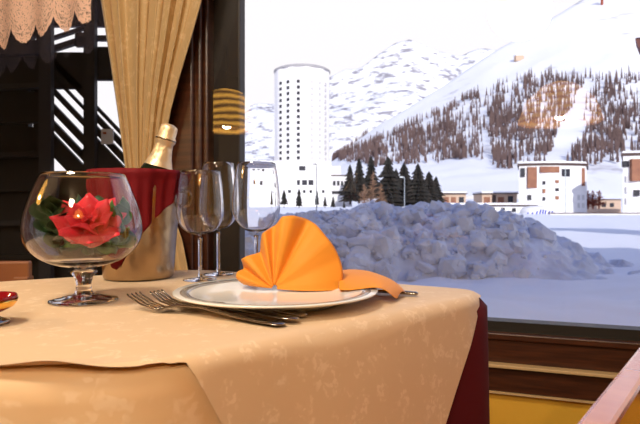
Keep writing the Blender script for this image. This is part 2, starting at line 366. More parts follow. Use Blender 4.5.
for i, (px, top, base, half, lab) in enumerate([(364,184,207,8,'brown bare larch beside the podium, shortest of the three'), (373,171,208,9,'brown bare larch, tallest of the three before the firs'), (381,183,208,7,'brown bare larch, closest to the broad fir')]):
    Y = 128; h = (base-top)/F*Y; t = thing('larch_tree', lab, 'tree', W(px, base, Y), 0, 'brown larches in front of the firs')
    twiggy_mb(h, half/F*Y, 60+i, 120, .10).build('twigs', M_larchnear, t); MB().tube([(0,0,-.3),(0,0,h*.5)], [.16,.08], 6).build('trunk', M_bark, t)
for i, (px, top, base, half, lab) in enumerate([(284,189,206,5,'small dark fir seen right of the rightmost wine glass rim'), (299,188,208,5,'small dark fir below the tower, bushiest of the row'),
    (317,190,206,3.4,'slim small fir beside the dark street lamp'), (325,196,207,3,'little fir in the snow, right of the dark street lamp'), (333,196,208,3.2,'little fir in front of the podium wing'), (344,200,209,2,'tiny sapling near the end of the podium')]):
    Y = 110; h = (base-top)/F*Y; t = thing('fir_tree', lab, 'tree', W(px, base, Y), 0, 'small firs in the snow below the tower')
    conifer_mb(h, half/F*Y, 6, 70+i, .5, .1, 7).build('foliage', M_fir, t); MB().tube([(0,0,-.3),(0,0,h*.5)], [.1,.05], 5).build('trunk', M_bark, t)

# ------------------------------------------------------------------ town
M_white = mat('white render', (.80,.79,.80), .8)
M_whiteb = mat('white panel', (.74,.73,.75), .8)
M_win = mat('dark window glass', (.03,.03,.04), .2)
M_winp = mat('pale window blind', (.55,.54,.55), .5)
M_roofd = mat('dark brown roof edge', (.07,.04,.035), .7)
M_brown = mat('brown timber cladding', (.22,.085,.05), .7, var=(.30,.13,.07), vscale=.6)
M_tan = mat('tan plaster', (.55,.40,.30), .8)
M_greyroof = mat('grey roof', (.35,.34,.36), .7)
M_pole = mat('galvanised pole', (.38,.42,.46), .4, .6)
M_poled = mat('dark lamp pole', (.10,.11,.12), .4, .3)
YT = 150.0; S = YT / F
def fbox(b, px0, y0, px1, y1, Y, depth):                 # a block whose front face fills the given frame area at distance Y
    p, q = W(px0, y1, Y), W(px1, y0, Y); return b.box((p.x, Y, p.z), (q.x, Y + depth, q.z))
tw = thing('tower_block', 'tall round white tower hotel with podium beyond the snow', 'building', W(302, 206, YT + 8.2))
rT, zt, z0 = 8.2, W(302, 66, YT).z, 1.2
def winb(o_, name, mt, px0, y0, px1, y1, Y, out_=.12, dep=.3): return fbox(MB(), px0, y0, px1, y1, Y - out_, dep).build(name, mt, o_, world=True)
cx, cyT = W(302, 0, YT + 8.2).x, YT + 8.2
b = MB(); n = 44
ring = [(rT * (1 if (k // 2) % 2 else .975)) for k in range(n)]
pts = [[Vector((cx + ring[k % n]*math.cos(2*PI*k/n), cyT + ring[k % n]*math.sin(2*PI*k/n), z)) for k in range(n+1)] for z in (z0, zt)]
b.grid(pts); b.build('tower_wall', M_white, tw, world=True)
MB().lathe([(0,zt+.1),(rT+.15,zt),(rT+.2,zt+.5),(rT*.97,zt+.75),(0,zt+1.6)], 48, (cx, cyT, 0)).build('roof_cap', M_greyroof, tw, world=True)
for ci, (px, mt) in enumerate([(280.5,M_win),(288.7,M_win),(299.3,M_win),(313,M_winp),(321,M_winp),(327,M_winp)]):
    a = math.asin(max(-.97, min(.97, (px-302)/29.5))); Mx = Matrix.Translation((cx, cyT, 0)) @ Matrix.Rotation(a, 4, 'Z')
    for r_ in range(15):
        z = W(0, 81 + 5.9*r_, YT).z
        MB().box((-.42, -rT-.08, z-.42), (.42, -rT+.5, z+.42), Mx).build('window', mt, tw, world=True)
b = MB(); fbox(b, 246, 161, 331, 212, YT-2, 12); b.build('podium', M_white, tw, world=True)
b = MB(); fbox(b, 331, 176, 352, 212, YT-1, 10); fbox(b, 331, 166, 341, 180, YT+1, 6); b.build('side_wing', M_whiteb, tw, world=True)
for a in [(299,166,305.5,170.5),(297,180,300,185),(302,180,307,185),(308.5,180,313.5,185),(303,190,305.5,193),(309.5,190,312,193),(322,190,324.5,193),(250,168,254,170.5),(258,167,262,170),(266,168,270,171),(252,180,256,184),(262,181,266,185),(288,190,291,193)]: winb(tw, 'window', M_win, *a, YT-2)
for a in [(333,181,335.5,185.5),(337,181,339.5,185.5),(341,181,343,185.5),(344.5,181,346.5,185.5),(332,191,344,194)]: winb(tw, 'window', M_win, *a, YT-1)
winb(tw, 'roof_edge', M_roofd, 331, 174.8, 352.5, 176, YT-1)
bk = thing('apartment_block', 'white five storey apartment block with curved dark roof edge', 'building', W(552, 213, YT))
def block(root, px0, px1, ytop, ybase, Y, curve, depth=14):
    n = 12; f = []; r_ = []
    for k in range(n+1):
        t = k/n; bow = curve * (1 - (2*t-1)**2); f.append((px0 + (px1-px0)*t, Y - bow))
    zt_, zb = W(0, ytop, Y).z, W(0, ybase, Y).z - 1
    P = [Vector(((px-HX)/F*Y, y, 0)) for px, y in f]; w_ = (Y+depth)/Y*1.004; P += [Vector((P[-1].x*w_, Y+depth, 0)), Vector((P[0].x*w_, Y+depth, 0))]      # fan-shaped plan
    b = MB(); m_ = len(P); b.add([p + Vector((0,0,zb)) for p in P] + [p + Vector((0,0,zt_)) for p in P], [(i,(i+1)%m_,m_+(i+1)%m_,m_+i) for i in range(m_)] + [tuple(range(m_, 2*m_))])
    b.build('wall', M_white, root, world=True)
    c = sum(P, Vector()) / m_; Q = [c + (p-c)*1.05 for p in P]
    b = MB(); b.add([p + Vector((0,0,zt_)) for p in Q] + [p + Vector((0,0,zt_+.7)) for p in Q], [(i,(i+1)%m_,m_+(i+1)%m_,m_+i) for i in range(m_)] + [tuple(range(m_, 2*m_)), tuple(reversed(range(m_)))])
    rf = b.build('roof', M_roofd, root, world=True)
    b = MB(); b.add([c + (p-c)*1.03 + Vector((0,0,zt_+.7)) for p in P] + [c + (p-c)*1.0 + Vector((0,0,zt_+1.2)) for p in P], [(i,(i+1)%m_,m_+(i+1)%m_,m_+i) for i in range(m_)] + [tuple(range(m_, 2*m_))])
    b.build('roof_snow', M_snow, rf, world=True)
def bay(root, name, mt, px0, y0, px1, y1, Y, px_a, px_b, curve):      # a panel on the bowed front
    t = ((px0+px1)/2 - px_a)/(px_b-px_a); yy = Y - curve*(1-(2*t-1)**2) - .25
    return fbox(MB(), px0, y0, px1, y1, yy, 1.0).build(name, mt, root, world=True)
block(bk, 519, 586, 166, 214, YT, 2.0)
for a in [('balcony_panel',M_brown,528,167,537,188),('balcony_panel',M_brown,540.5,166.5,559.5,172.5),('balcony_panel',M_brown,581,168,585,186),('window',M_win,521,168,525,177),('window',M_win,561.5,169,570,176.5),
          ('window',M_win,543,181,545.5,184.5),('window',M_brown,543,189,545.5,193),('window',M_win,543,197,545.5,200.5),('window',M_brown,555.5,180,559,183),('window',M_win,555.5,188,559,191),('window',M_brown,555.5,196,559,199.5),
          ('window',M_win,528,195,531.5,200),('window',M_winp,577,195,580,200),('window',M_winp,577,203,580,208),('window',M_winp,582,195,584.5,200),('window',M_winp,582,203,584.5,208),('drainpipe',M_pole,565,167,565.8,213)]:
    bay(bk, a[0], a[1], *a[2:], YT, 519, 586, 2.0)
b2 = thing('apartment_block', 'white apartment block cut by the right edge of the window view', 'building', W(650, 215, 130))
block(b2, 623, 700, 156, 216, 130, 2.0)
for a in [('window',M_win,624,161,629,167),('balcony_panel',M_brown,632,159,648,181),('window',M_winp,626,176,628.5,182),('window',M_winp,626,187,628.5,193),('window',M_winp,626,198,628.5,204),('window',M_win,635,190,640,196)]: bay(b2, a[0], a[1], *a[2:], 130, 623, 700, 2.0)
def house(label, px0, px1, ytop, ybase, Y, wallm, wins, roofm=M_roofd, flat=True, dep=9):
    t = thing('chalet', label, 'building', W((px0+px1)/2, ybase, Y)); fbox(MB(), px0, ytop, px1, ybase+3, Y, dep).build('wall', wallm, t, world=True)
    p, q = W(px0-1, ytop, Y), W(px1+1, ytop, Y)
    if flat:
        rf = MB().box((p.x, Y-.6, p.z), (q.x, Y+dep+.5, p.z+.3)).build('roof', roofm, t, world=True); MB().box((p.x+.1, Y-.5, p.z+.3), (q.x-.1, Y+dep+.3, p.z+.75)).build('roof_snow', M_snow, rf, world=True)
    else:
        h = (q.x-p.x)*.22; ym = Y + dep/2
        rf = MB().add([(p.x,Y-1,p.z),(q.x,Y-1,p.z),(q.x,ym,p.z+h),(p.x,ym,p.z+h),(p.x,Y+dep+1,p.z),(q.x,Y+dep+1,p.z)], [(0,1,2,3),(3,2,5,4),(0,3,4),(1,5,2)]).build('roof', M_snow, t, world=True)
    for k, (a0, y0, a1, y1, mt) in enumerate(wins): winb(t, 'window', mt, a0, y0, a1, y1, Y)
    return t
house('tan and brown low house beside the dark firs', 441, 466, 194, 207, 160, M_tan, [(444,197,449,203,M_brown),(451,197,456,203,M_brown),(459,197,464,203,M_win)])
house('low brown house with terrace left of the curved apartment block', 482, 517, 194, 208, 165, M_tan, [(484,197,490,203,M_brown),(492,195,496,203,M_roofd),(498,197,504,203,M_brown),(508,196,513,202,M_win)])
house('long flat building with thin dark snowy roof above the snow bank', 431, 536, 206, 214, 130, M_white, [(491,208,495,212,M_win),(501,208,505,212,M_win),(512,208,516,212,M_win),(470,208,478,212,M_win)], dep=6)
house('small white house with snowy pitched roof between the apartment blocks', 597, 621, 199, 210, 175, M_tan, [(602,203,606,207,M_win),(610,203,614,207,M_win)], flat=False)
t = thing('kiosk', 'white kiosk with slanted blue marks at the foot of the apartment block', 'kiosk', W(537, 215, 118))
MB().lathe([(3.6,-.6),(3.6,.9),(3.0,1.6),(1.6,2.0),(0,2.1)], 24).build('body', M_white, t)
M_blue = mat('blue lettering', (.03,.06,.42), .5)
for i, dx in enumerate((-2.9,-2.2,-1.4,-.75,-.2,.35,1.2,2.0)):
    h = (.5,.5,.9,1.3,1.3,1.2,.9,.9)[i]; yf = -math.sqrt(3.66**2 - dx*dx)
    MB().bar((dx-.12, yf, .1), (dx+.12, yf+.02, .1+h*.85), .26, .1, (0,1,0)).build('blue_mark', M_blue, t)
M_red = mat('russet twigs', (.30,.07,.035), .9)
for px, lab in ((588,'russet bare bush against the apartment block end'),(593,'russet bare bush, middle one between block and small house'),(599,'russet bare bush in front of the small house')):
    tag(twiggy_mb(5.6, 2.4, px, 90, .16).build('russet_bush', M_red), lab, 'bush', 'russet bushes by the small house').location = W(px, 209, 160)
t = thing('low_wall', 'low roadside wall with dark railing in front of the apartment blocks', 'wall', W(600, 216, 112))
fbox(MB(), 550, 213.5, 660, 220, 112, .5).build('wall_body', M_whiteb, t, world=True); fbox(MB(), 549, 212.6, 660, 213.6, 111.9, .8).build('rail', M_roofd, t, world=True)
def lamp_post(label, px, top, base, Y, mt, arm):
    t = thing('street_lamp', label, 'street lamp', W(px, base, Y)); h = (base-top)/F*Y; k = Y/F
    MB().tube([(0,0,-.5),(0,0,h)], [.5*k, .35*k], 8).build('pole', mt, t)
    MB().tube([(0,0,h),(arm*k*.7,0,h+.6*k)], .35*k, 6).build('arm', mt, t)
    MB().box((min(arm,0)*k-1.6*k, -.8*k, h-.2*k), (min(arm,0)*k+2.0*k, .8*k, h+1.0*k)).build('lamp_head', mt, t)
lamp_post('pale street lamp standing in front of the dark firs', 404.5, 177.5, 210, 75, M_pole, -3)
lamp_post('dark street lamp standing in front of the white tower', 316.5, 164.5, 219, 45, M_poled, -2)
p = slope_at(519, 59); t = thing('mountain_hut', 'small brown hut high on the snowy slope', 'hut', p); MB().box((-8,-6,-3),(8,6,8)).build('wall', M_tan, t); MB().box((-9,-7,8),(9,7,10)).build('roof', M_snow, t)
p = slope_at(602, 5); t = thing('lift_pylon', 'red ski lift pylon at the top of the slope', 'pylon', p); MB().tube([(0,0,-4),(0,0,22)], 2.6, 8).build('mast', M_red, t); MB().box((-5,-1.5,18),(5,1.5,21)).build('crossbar', M_red, t)
t = thing('wooden_eave', 'snow topped dark wooden eave at the far right edge', 'roof', W(640, 44, 20))
p, q = W(635, 38, 20), W(639, 48, 20)
MB().add([p, q, W(720,48,20), W(720,38,20)] + [v + Vector((.64,1,0)) for v in (p, q, W(720,48,20), W(720,38,20))], [(0,1,2,3),(7,6,5,4),(0,4,5,1),(1,5,6,2),(2,6,7,3),(3,7,4,0)]).build('fascia', mat('red brown fascia', (.10,.02,.015), .6), t, world=True)
MB().add([v + Vector((dx,dy,dz)) for dz in (0,.12) for v, dx, dy in ((p,0,-.1),(W(720,38,20),0,-.1),(W(720,38,20),.64,1),(p,.64,1))], [(3,2,1,0),(4,5,6,7),(0,1,5,4),(1,2,6,5),(2,3,7,6),(3,0,4,7)]).build('roof_snow', M_snow, t, world=True)
fbox(MB(), 760, 48, 860, 260, 21, 1).build('wall', M_brown, t, world=True)

# ------------------------------------------------------------------ dark timber gallery outside the left window
YG = 3.0
g = thing('timber_gallery', 'dark timber gallery with diagonal braces outside the left window', 'gallery', (-1.5, YG, -.3))
def gb(name, px0, y0, px1, y1, wpx, mt=M_ext, Y=YG, th=.03):     # a board along a line in the gallery's own front
    k = Y / F; return MB().bar(W(px0,y0,Y), W(px1,y1,Y), wpx*k, th, (0,1,0)).build(name, mt, g, world=True)
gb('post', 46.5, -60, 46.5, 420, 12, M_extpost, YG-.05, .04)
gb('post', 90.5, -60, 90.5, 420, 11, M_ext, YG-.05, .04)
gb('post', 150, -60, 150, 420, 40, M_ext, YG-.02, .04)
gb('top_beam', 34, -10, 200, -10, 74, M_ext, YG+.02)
gb('beam', 94, 38.5, 200, 38.5, 5, M_ext)
gb('beam', 94, 64, 200, 64, 33, M_ext)
gb('beam', 48, 40, 88, 27, 3, M_ext)
gb('beam', 44, 52, 90, 37.5, 5.5, M_ext)
gb('beam', 44, 71, 90, 71, 36, M_ext)
gb('beam', 76, 40, 92, 40, 14, M_ext)
for c0, c1 in ((0,10),(18,22),(31,38),(47,57),(64,73),(77,100)):
    c = (c0+c1)/2; gb('brace', 44, 1.05*44+c, 94, 1.05*94+c, (c1-c0)*.69, M_ext)
for c0, c1 in ((3.5,8),(12,20),(24,33),(36,70)):
    c = (c0+c1)/2; gb('brace', 88, 1.05*88+c, 150, 1.05*150+c, (c1-c0)*.69, M_ext)
def holed(x0, x1, y0, y1, holes, Y):                     # planked side with a few openings
    xs = sorted({x0, x1, *[h[0] for h in holes], *[h[2] for h in holes]}); yq = sorted({y0, y1, *[h[1] for h in holes], *[h[3] for h in holes]}); b = MB()
    for xa, xb in zip(xs, xs[1:]):
        for ya, yb in zip(yq, yq[1:]):
            xm, ym = (xa+xb)/2, (ya+yb)/2
            if any(h[0] < xm < h[2] and h[1] < ym < h[3] for h in holes): continue
            fbox(b, xa, ya, xb, yb, Y, .05)
    return b
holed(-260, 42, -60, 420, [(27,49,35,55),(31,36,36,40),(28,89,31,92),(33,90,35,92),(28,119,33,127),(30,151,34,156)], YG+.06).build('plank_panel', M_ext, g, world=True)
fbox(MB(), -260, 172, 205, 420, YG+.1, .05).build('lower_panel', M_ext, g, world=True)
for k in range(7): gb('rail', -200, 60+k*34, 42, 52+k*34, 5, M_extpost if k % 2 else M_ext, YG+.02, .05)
t = thing('notice', 'small pale notice pinned to the timber gallery', 'sign', W(106, 136, YG-.1)); fbox(MB(), 101, 129, 113, 144, YG-.12, .01).build('sheet', mat('pale notice', (.55,.60,.70), .6), t, world=True)
fbox(MB(), 103, 132, 106, 134, YG-.124, .004).build('red_mark', M_red, t, world=True)

# ------------------------------------------------------------------ curtain and lace
def RL(a, b_, z): return R @ Vector((a, b_, z))
def a_of(px):                                            # pixel column on the window plane -> local a
    k = (px - HX)/F; s = (.449 - k*1.45)/(.944 + .33*k); return -s
def curtain_pt(px, py, off):
    k = (px-HX)/F; o = RL(0, off, 0); n = Vector((-.33,-.944,0)); d = Vector((k, 1, 0)); Y = o.dot(n)/d.dot(n); return W(px, py, Y)
L_ED = [(-220,80),(-60,94),(0,101),(40,107),(80,113),(120,119),(165,125),(178,127),(200,124),(240,116),(330,108),(420,104)]
R_ED = [(-220,236),(-60,214),(0,202),(40,191),(80,179),(110,171),(140,165),(165,160),(178,160),(200,168),(240,182),(280,190),(420,198)]
rows = []; NP = 150
for j in range(96):
    py = -205 + 625*j/95; l, r_ = lerp_tab(L_ED, py), lerp_tab(R_ED, py); row = []
    amp = .009 * (r_-l)/90 + .004
    for i in range(NP+1):
        u = i/NP; ph = u*2*PI*6.2 + 1.3*math.sin(u*9) + .15*math.sin(py*.02)
        fold = math.sin(ph) + .18*math.sin(2.3*ph+1) + .25*math.sin(.47*ph+2)
        row.append(curtain_pt(l + (r_-l)*(u + .012*math.sin(2*ph)), py, .085 + amp*fold))
    rows.append(row)
ct = MB().grid(rows).build('curtain', damask('gold beige curtain cloth', (.56,.38,.18), (.66,.47,.25), 22, .6, .2), smooth=True, solid=.0015)
tag(ct, 'gold beige pleated curtain gathered beside the left window', 'curtain')

def lace_mat():
    m = mat('peach lace', (.86,.58,.47), .8); t = m.node_tree; bs = t.nodes['Principled BSDF']; N = t.nodes.new; L = t.links.new
    uv = N('ShaderNodeUVMap'); s = N('ShaderNodeSeparateXYZ'); L(uv.outputs[0], s.inputs[0])
    def M2(op, a, b_=None, c=None):
        n = N('ShaderNodeMath'); n.operation = op
        for k, v in enumerate((a, b_, c)):
            if v is None: continue
            if isinstance(v, (int, float)): n.inputs[k].default_value = v
            else: L(v, n.inputs[k])
        return n.outputs[0]
    vor = N('ShaderNodeTexVoronoi'); vor.inputs['Scale'].default_value = 260; L(uv.outputs[0], vor.inputs[0])
    mesh_h = M2('GREATER_THAN', vor.outputs['Distance'], .66)
    # arcs of open work, one above each scallop
    xx = M2('SUBTRACT', M2('FRACT', M2('DIVIDE', s.outputs[0], .046)), .5)
    yy = M2('DIVIDE', M2('SUBTRACT', s.outputs[1], .040), .046)
    rr = M2('SQRT', M2('ADD', M2('MULTIPLY', xx, xx), M2('MULTIPLY', yy, yy)))
    a1 = M2('MULTIPLY', M2('LESS_THAN', M2('ABSOLUTE', M2('SUBTRACT', rr, .36)), .05), M2('LESS_THAN', yy, -.05))
    a2 = M2('LESS_THAN', M2('ABSOLUTE', M2('SUBTRACT', rr, .14)), .045)
    arcs = M2('MAXIMUM', a1, a2)
    n2 = N('ShaderNodeTexNoise'); n2.inputs['Scale'].default_value = 120; L(uv.outputs[0], n2.inputs[0])
    hole = M2('MULTIPLY', M2('MAXIMUM', M2('MULTIPLY', arcs, .55), M2('MULTIPLY', mesh_h, M2('GREATER_THAN', n2.outputs[0], .5))), .7)
    L(M2('SUBTRACT', 1.0, hole), bs.inputs['Alpha']); return m
b = MB(); uvs = []; na, nz = 260, 14; a0, a1 = a_of(-70), a_of(112); rows = []
for j in range(nz+1):
    row = []
    for i in range(na+1):
        u = i/na; a = a0 + (a1-a0)*u; d = a - a_of(0); sc = abs(math.sin(PI*d/.092)); fine = abs(math.sin(PI*d/.0153))
        zb = 1.470 + .055*d/.46 - .028*sc**.7 - .005*fine + .03*(1-sc)
        z = zb + (2.27 - zb)*(j/nz)**1.4; row.append(RL(a, .10 + .010*math.sin(d*42), z)); uvs.append((d, z - zb))
    rows.append(row)
lc = b.grid(rows).build('lace_valance', lace_mat(), smooth=True)
ul = lc.data.uv_layers.new(name='UVMap')
for p in lc.data.polygons:
    for li, vi in zip(p.loop_indices, p.vertices): ul.data[li].uv = uvs[vi]
tag(lc, 'peach lace valance with scalloped hem at top left window', 'valance')

# ------------------------------------------------------------------ table and its three cloths
POLY = [Vector(p) for p in ((-.150,.449),(.279,.858),(-.27,1.165),(-.66,.90),(-.66,.388))]
def outline():
    P = []
    rad = (.055, .075, .06, .1, .1); n = len(POLY)
    for i in range(n):
        p, a, c = POLY[i], POLY[i-1], POLY[(i+1) % n]; d1, d2 = (a-p).normalized()*rad[i], (c-p).normalized()*rad[i]
        for k in range(9):
            t = k/8; P.append((p+d1)*(1-t)**2 + p*2*t*(1-t) + (p+d2)*t*t)
    return P
def resample(P, n):
    Q = P + [P[0]]; ln = [0]
    for a, c in zip(Q, Q[1:]): ln.append(ln[-1] + (c-a).length)
    o_ = []; j = 0
    for i in range(n):
        s = ln[-1]*i/n
        while ln[j+1] < s: j += 1
        t = (s-ln[j])/max(1e-9, ln[j+1]-ln[j]); o_.append(Q[j].lerp(Q[j+1], t))
    return o_, ln[-1]
OUT, PER = resample(outline(), 420)
NO = []
for i in range(len(OUT)):
    d = (OUT[(i+2) % len(OUT)] - OUT[i-2]).normalized(); NO.append(Vector((d.y, -d.x)))
A0, B0 = POLY[0], POLY[1]; ABd = (B0-A0).normalized(); ABL = (B0-A0).length
def ab(p): return (p - A0).dot(ABd), abs((p-A0).dot(Vector((ABd.y, -ABd.x))))      # position along the right edge, distance from it
CEN = sum(OUT, Vector((0,0))) / len(OUT)
def cloth(name, mt, z, off, drop, rows=22, flare=.10, fold=0.0, fk=30, r=.016, lift=None):
    b = MB(); n = len(OUT); vs = []; fs = []
    for i in range(n):
        p, nn = OUT[i], NO[i]; D = drop(p); s = PER*i/n
        col = [CEN.lerp(p, f).to_3d() + Vector((0,0,z)) for f in (.02,.3,.6,.85,.95)]
        for j in range(rows+1):
            t = D*j/rows; q = r*PI/2
            if t < q: ox, oz = r*math.sin(t/r), -r*(1-math.cos(t/r))
            else: ox, oz = r + (t-q)*flare, -r - (t-q)
            k = min(1, t/.25); ox += fold*k*math.sin(s*fk + 1.3*math.sin(s*7))
            of_ = off(p) if callable(off) else off; v = Vector((p.x + nn.x*(of_-r+ox), p.y + nn.y*(of_-r+ox), z+oz))
            if lift: v += lift(p, j/rows)
            col.append(v)
        vs += col
    m_ = rows + 6
    for i in range(n):
        k = (i+1) % n
        for j in range(m_-1): fs.append((i*m_+j, k*m_+j, k*m_+j+1, i*m_+j+1))
    fs.append(tuple(i*m_ for i in range(n)))
    b.add(vs, fs); return b.build(name, mt, smooth=True)
tb = thing('table', 'restaurant table hidden under burgundy and beige cloths', 'table', (CEN.x, CEN.y, 0))
b = MB(); n = len(OUT); ins = [OUT[i] - NO[i]*.02 for i in range(n)]
b.add([(p.x,p.y,.712) for p in ins] + [(p.x,p.y,.742) for p in ins], [(i,(i+1)%n,n+(i+1)%n,n+i) for i in range(n)] + [tuple(range(n,2*n)), tuple(reversed(range(n)))])
b.build('tabletop', M_wood, tb, world=True)
for p in POLY:
    q = p.lerp(CEN, .22); MB().box((q.x-.022,q.y-.022,0),(q.x+.022,q.y+.022,.712)).build('leg', M_wood, tb, world=True)
tag(cloth('undercloth', M_burg, .7445, lambda p: .004 + .012*sstep(.44, .54, ab(p)[0])*(ab(p)[1] < .2), lambda p: .70, 26, .03, .005, 42), 'burgundy undercloth falling to the floor below the beige covers', 'tablecloth')
def drop_low(p):
    s, d = ab(p)
    if d < .05 and s > -.01: return .012 + .42*(1 - sstep(.10, .26, s))
    if p.y > .80: return .16
    return .43
tag(cloth('tablecloth', M_lower, .747, .011, drop_low, 22, .075, .004, 26), 'beige damask tablecloth hanging down the front of the table', 'tablecloth')
def drop_top(p):
    s, d = ab(p)
    if d < .06 and s > .0 and s < ABL: return .012 + max(0, min(.46, 2.1*(s-.035), 1.15*(ABL-.050-s)))
    return .004 + .009*sstep(-.30, -.17, p.x)
def lift_top(p, f):
    s, d = ab(p)
    if p.y > .55 or s > .02: return Vector((0,0,0))
    k = math.exp(-((p.x+.215)/.035)**2); return Vector((0, -.004*k*f, .008*k*f + .002*f))
ov = cloth('top_cloth', M_cover, .7495, lambda p: .018 - .012*sstep(.48, .57, ab(p)[0]), drop_top, 24, .10, .003, 22, lift=lift_top)
tag(ov, 'beige damask top cloth with corner draped over the burgundy cloth', 'tablecloth')
TOP = .7503

# ------------------------------------------------------------------ plate
pc = Vector((-.060, .738, TOP))
pl = thing('dinner_plate', 'round white dinner plate under the orange folded napkin', 'plate', pc)
MB().lathe([(0,.004),(.075,.004),(.080,.0),(.086,.0),(.090,.004),(.125,.0125),(.1385,.0160),(.1395,.0175),(.1385,.0185),(.120,.0165),(.098,.0110),(.088,.0085),(0,.0080)], 96).build('dish', M_china, pl, smooth=True)
MB().lathe([(.1180,.0164),(.1180,.01665),(.1300,.0180),(.1300,.0177)], 96).build('rim_band', M_chinarim, pl, smooth=True)

# ------------------------------------------------------------------ napkin
nk = thing('napkin', 'orange cloth napkin folded into a standing fan on the plate', 'napkin', pc)
ap = Vector((-.0685, .785, TOP + .012)); k_ = .81/F
RAD = [(-8,64),(-2,66),(17,70),(32,71),(45,71.5),(57,74),(66,74),(76,73),(84,70),(89,62),(97,57),(104,54),(109,46),(115,37),(122,38),(132,41),(141,43),(147,39),(152,36),(158,40),(166,39),(176,31)]
rows = []; NA, NR = 132, 22
pleats = [(-8,0),(8,.03),(24,.02),(40,.07),(54,.03),(64,-.07),(74,.09),(84,.10),(92,-.14),(101,.12),(114,-.17),(128,.10),(138,.13),(150,-.14),(161,.13),(170,.06),(176,-.08)]
for i in range(NA+1):
    ph = -8 + 184*i/NA; r_ = lerp_tab(RAD, ph); a = math.radians(ph); row = []
    # soft pleat offset
    of = sum(lerp_tab(pleats, ph+q_*1.3) for q_ in (-2,-1,0,1,2)) / 5
    for j in range(NR+1):
        q = j/NR; rr = r_*k_*(.05 + .95*q)
        lean = .30*math.sin(a)*rr + .30*abs(math.cos(a))*rr*(1 if ph > 90 else .25)
        bow = .012*math.sin(PI*q)*(1 if ph < 60 else .5)
        z = math.sin(a)*rr; y = lean - bow - of*rr*1.5
        if ph < 12: z = max(z, -.002*q)
        row.append(ap + Vector((math.cos(a)*rr, y, z)))
    rows.append(row)
MB().grid(rows).build('fan', M_nap, nk, smooth=True, solid=.0012, world=True)
rows = []                                               # rear half of the fan closing against the front one
for i in range(61):
    ph = 0 + 130*i/60; a = math.radians(ph); r_ = lerp_tab(RAD, ph)*.93; row = []
    for j in range(13):
        q = j/12; rr = r_*k_*(.06+.94*q); row.append(ap + Vector((math.cos(a)*rr, .012 + .40*math.sin(a)*rr + .10*rr*math.sin(ph*.35), math.sin(a)*rr*.99)))
    rows.append(row)
MB().grid(rows).build('fan', M_nap, nk, smooth=True, solid=.0012, world=True)
# loose tail lying over the rim to the right
rows = []
TAIL = [((338,271,.030),(338,291,.012)),((350,269.5,.029),(350,291,.014)),((360,270,.028),(362,289.5,.017)),((369,271.5,.027),(372,288,.021)),((376,274,.025),(378,288,.022)),((385,277,.022),(384,290,.020)),((394,281.5,.018),(389,293.5,.014)),((401,287,.012),(393,297,.008)),((406,293.5,.003),(396.5,299.5,.002))]
for (x0, y0, h0), (x1, y1, h1) in TAIL:
    p, q = T(x0, y0, h0), T(x1, y1, h1); p = T(x0, y0, h0); row = []
    for j in range(11):
        t_ = j/10; v = p.lerp(q, t_); v.z += .006*math.sin(PI*t_); row.append(v)
    rows.append(row)
MB().grid(rows).build('tail', M_nap, nk, smooth=True, solid=.0012, sub=1, world=True)

# ------------------------------------------------------------------ cutlery
def ribbon(b, pts, wid, th):                            # flat bar along pts with varying width (across, horizontally) and thickness
    pts = [Vector(p) for p in pts]; rings = []; n = 12
    for i, p in enumerate(pts):
        d = (pts[min(i+1,len(pts)-1)] - pts[max(i-1,0)]).normalized(); s = d.cross(Vector((0,0,1))).normalized(); u = s.cross(d)
        w_, t_ = wid[i]/2, th[i]/2
        rings.append([p + s*w_*math.cos(2*PI*k/n) + u*t_*math.sin(2*PI*k/n) for k in range(n)])
    vs = [v for r_ in rings for v in r_]; m_ = len(rings)
    b.add(vs, [(i*n+k, i*n+(k+1)%n, (i+1)*n+(k+1)%n, (i+1)*n+k) for i in range(m_-1) for k in range(n)] + [tuple(range(n)), tuple(range((m_-1)*n, m_*n))]); return b
def fork(label, head, tail, L_, z=.0):                  # head and tail: the neck end and handle end on the table
    d = (tail-head); t = thing('fork', label, 'fork', (tail.x, tail.y, TOP+z), math.atan2(head.y-tail.y, head.x-tail.x), 'forks left of the plate')
    b = MB(); H = L_*.66
    ribbon(b, [(0,0,.003),(.006,0,.003),(.03,0,.0035),(.07,0,.006),(H*.75,0,.011),(H,0,.0105),(H+.012,0,.0075),(H+.028,0,.004)], [.008,.019,.017,.011,.006,.007,.016,.024], [.002,.003,.003,.003,.0035,.0035,.003,.002]).build('handle', M_silver, t, smooth=True)
    for k in range(4):
        y = (k-1.5)*.0064; b = MB()
        ribbon(b, [(H+.024,y,.0045),(H+.035,y,.0042),(H+.055,y*1.05,.0085),(L_-.004,y*1.05,.0165),(L_,y*1.05,.019)], [.0058,.0042,.0036,.003,.001], [.0022]*5).build('tine', M_silver, t, smooth=True)
    return t
fork('silver fork nearest the camera, its tines spread alone on the cloth', T(130,293,.019), T(284,324.5,.003), .235)
fork('silver fork close to the plate, overlapping the knife blade', T(161,291.5,.022), T(298,321.5,.003), .215, .003)
tail = T(300,320,.003); tip = T(152,290,.014); d = tip - tail
t = thing('table_knife', 'silver table knife left of the plate, lying beneath the forks', 'knife', (tail.x+.006, tail.y+.022, TOP), math.atan2(d.y, d.x) - .03)
ribbon(MB(), [(0,0,.004),(.004,0,.004),(.04,0,.0045),(.09,0,.005),(.105,0,.005)], [.008,.013,.012,.0095,.009], [.003,.006,.006,.005,.004]).build('handle', M_silver, t, smooth=True)
ribbon(MB(), [(.105,0,.005),(.115,0,.005),(.15,0,.005),(.20,-.001,.006),(.225,-.003,.007),(.236,-.005,.0075)], [.009,.016,.0185,.017,.011,.002], [.003,.0018,.0015,.0013,.001,.0006]).build('blade', M_silver, t, smooth=True)
e1 = T(418,294.5,.003)
t = thing('table_knife', 'silver knife right of the plate, its end peeking past the napkin tail', 'knife', (e1.x, e1.y, TOP), math.radians(156))
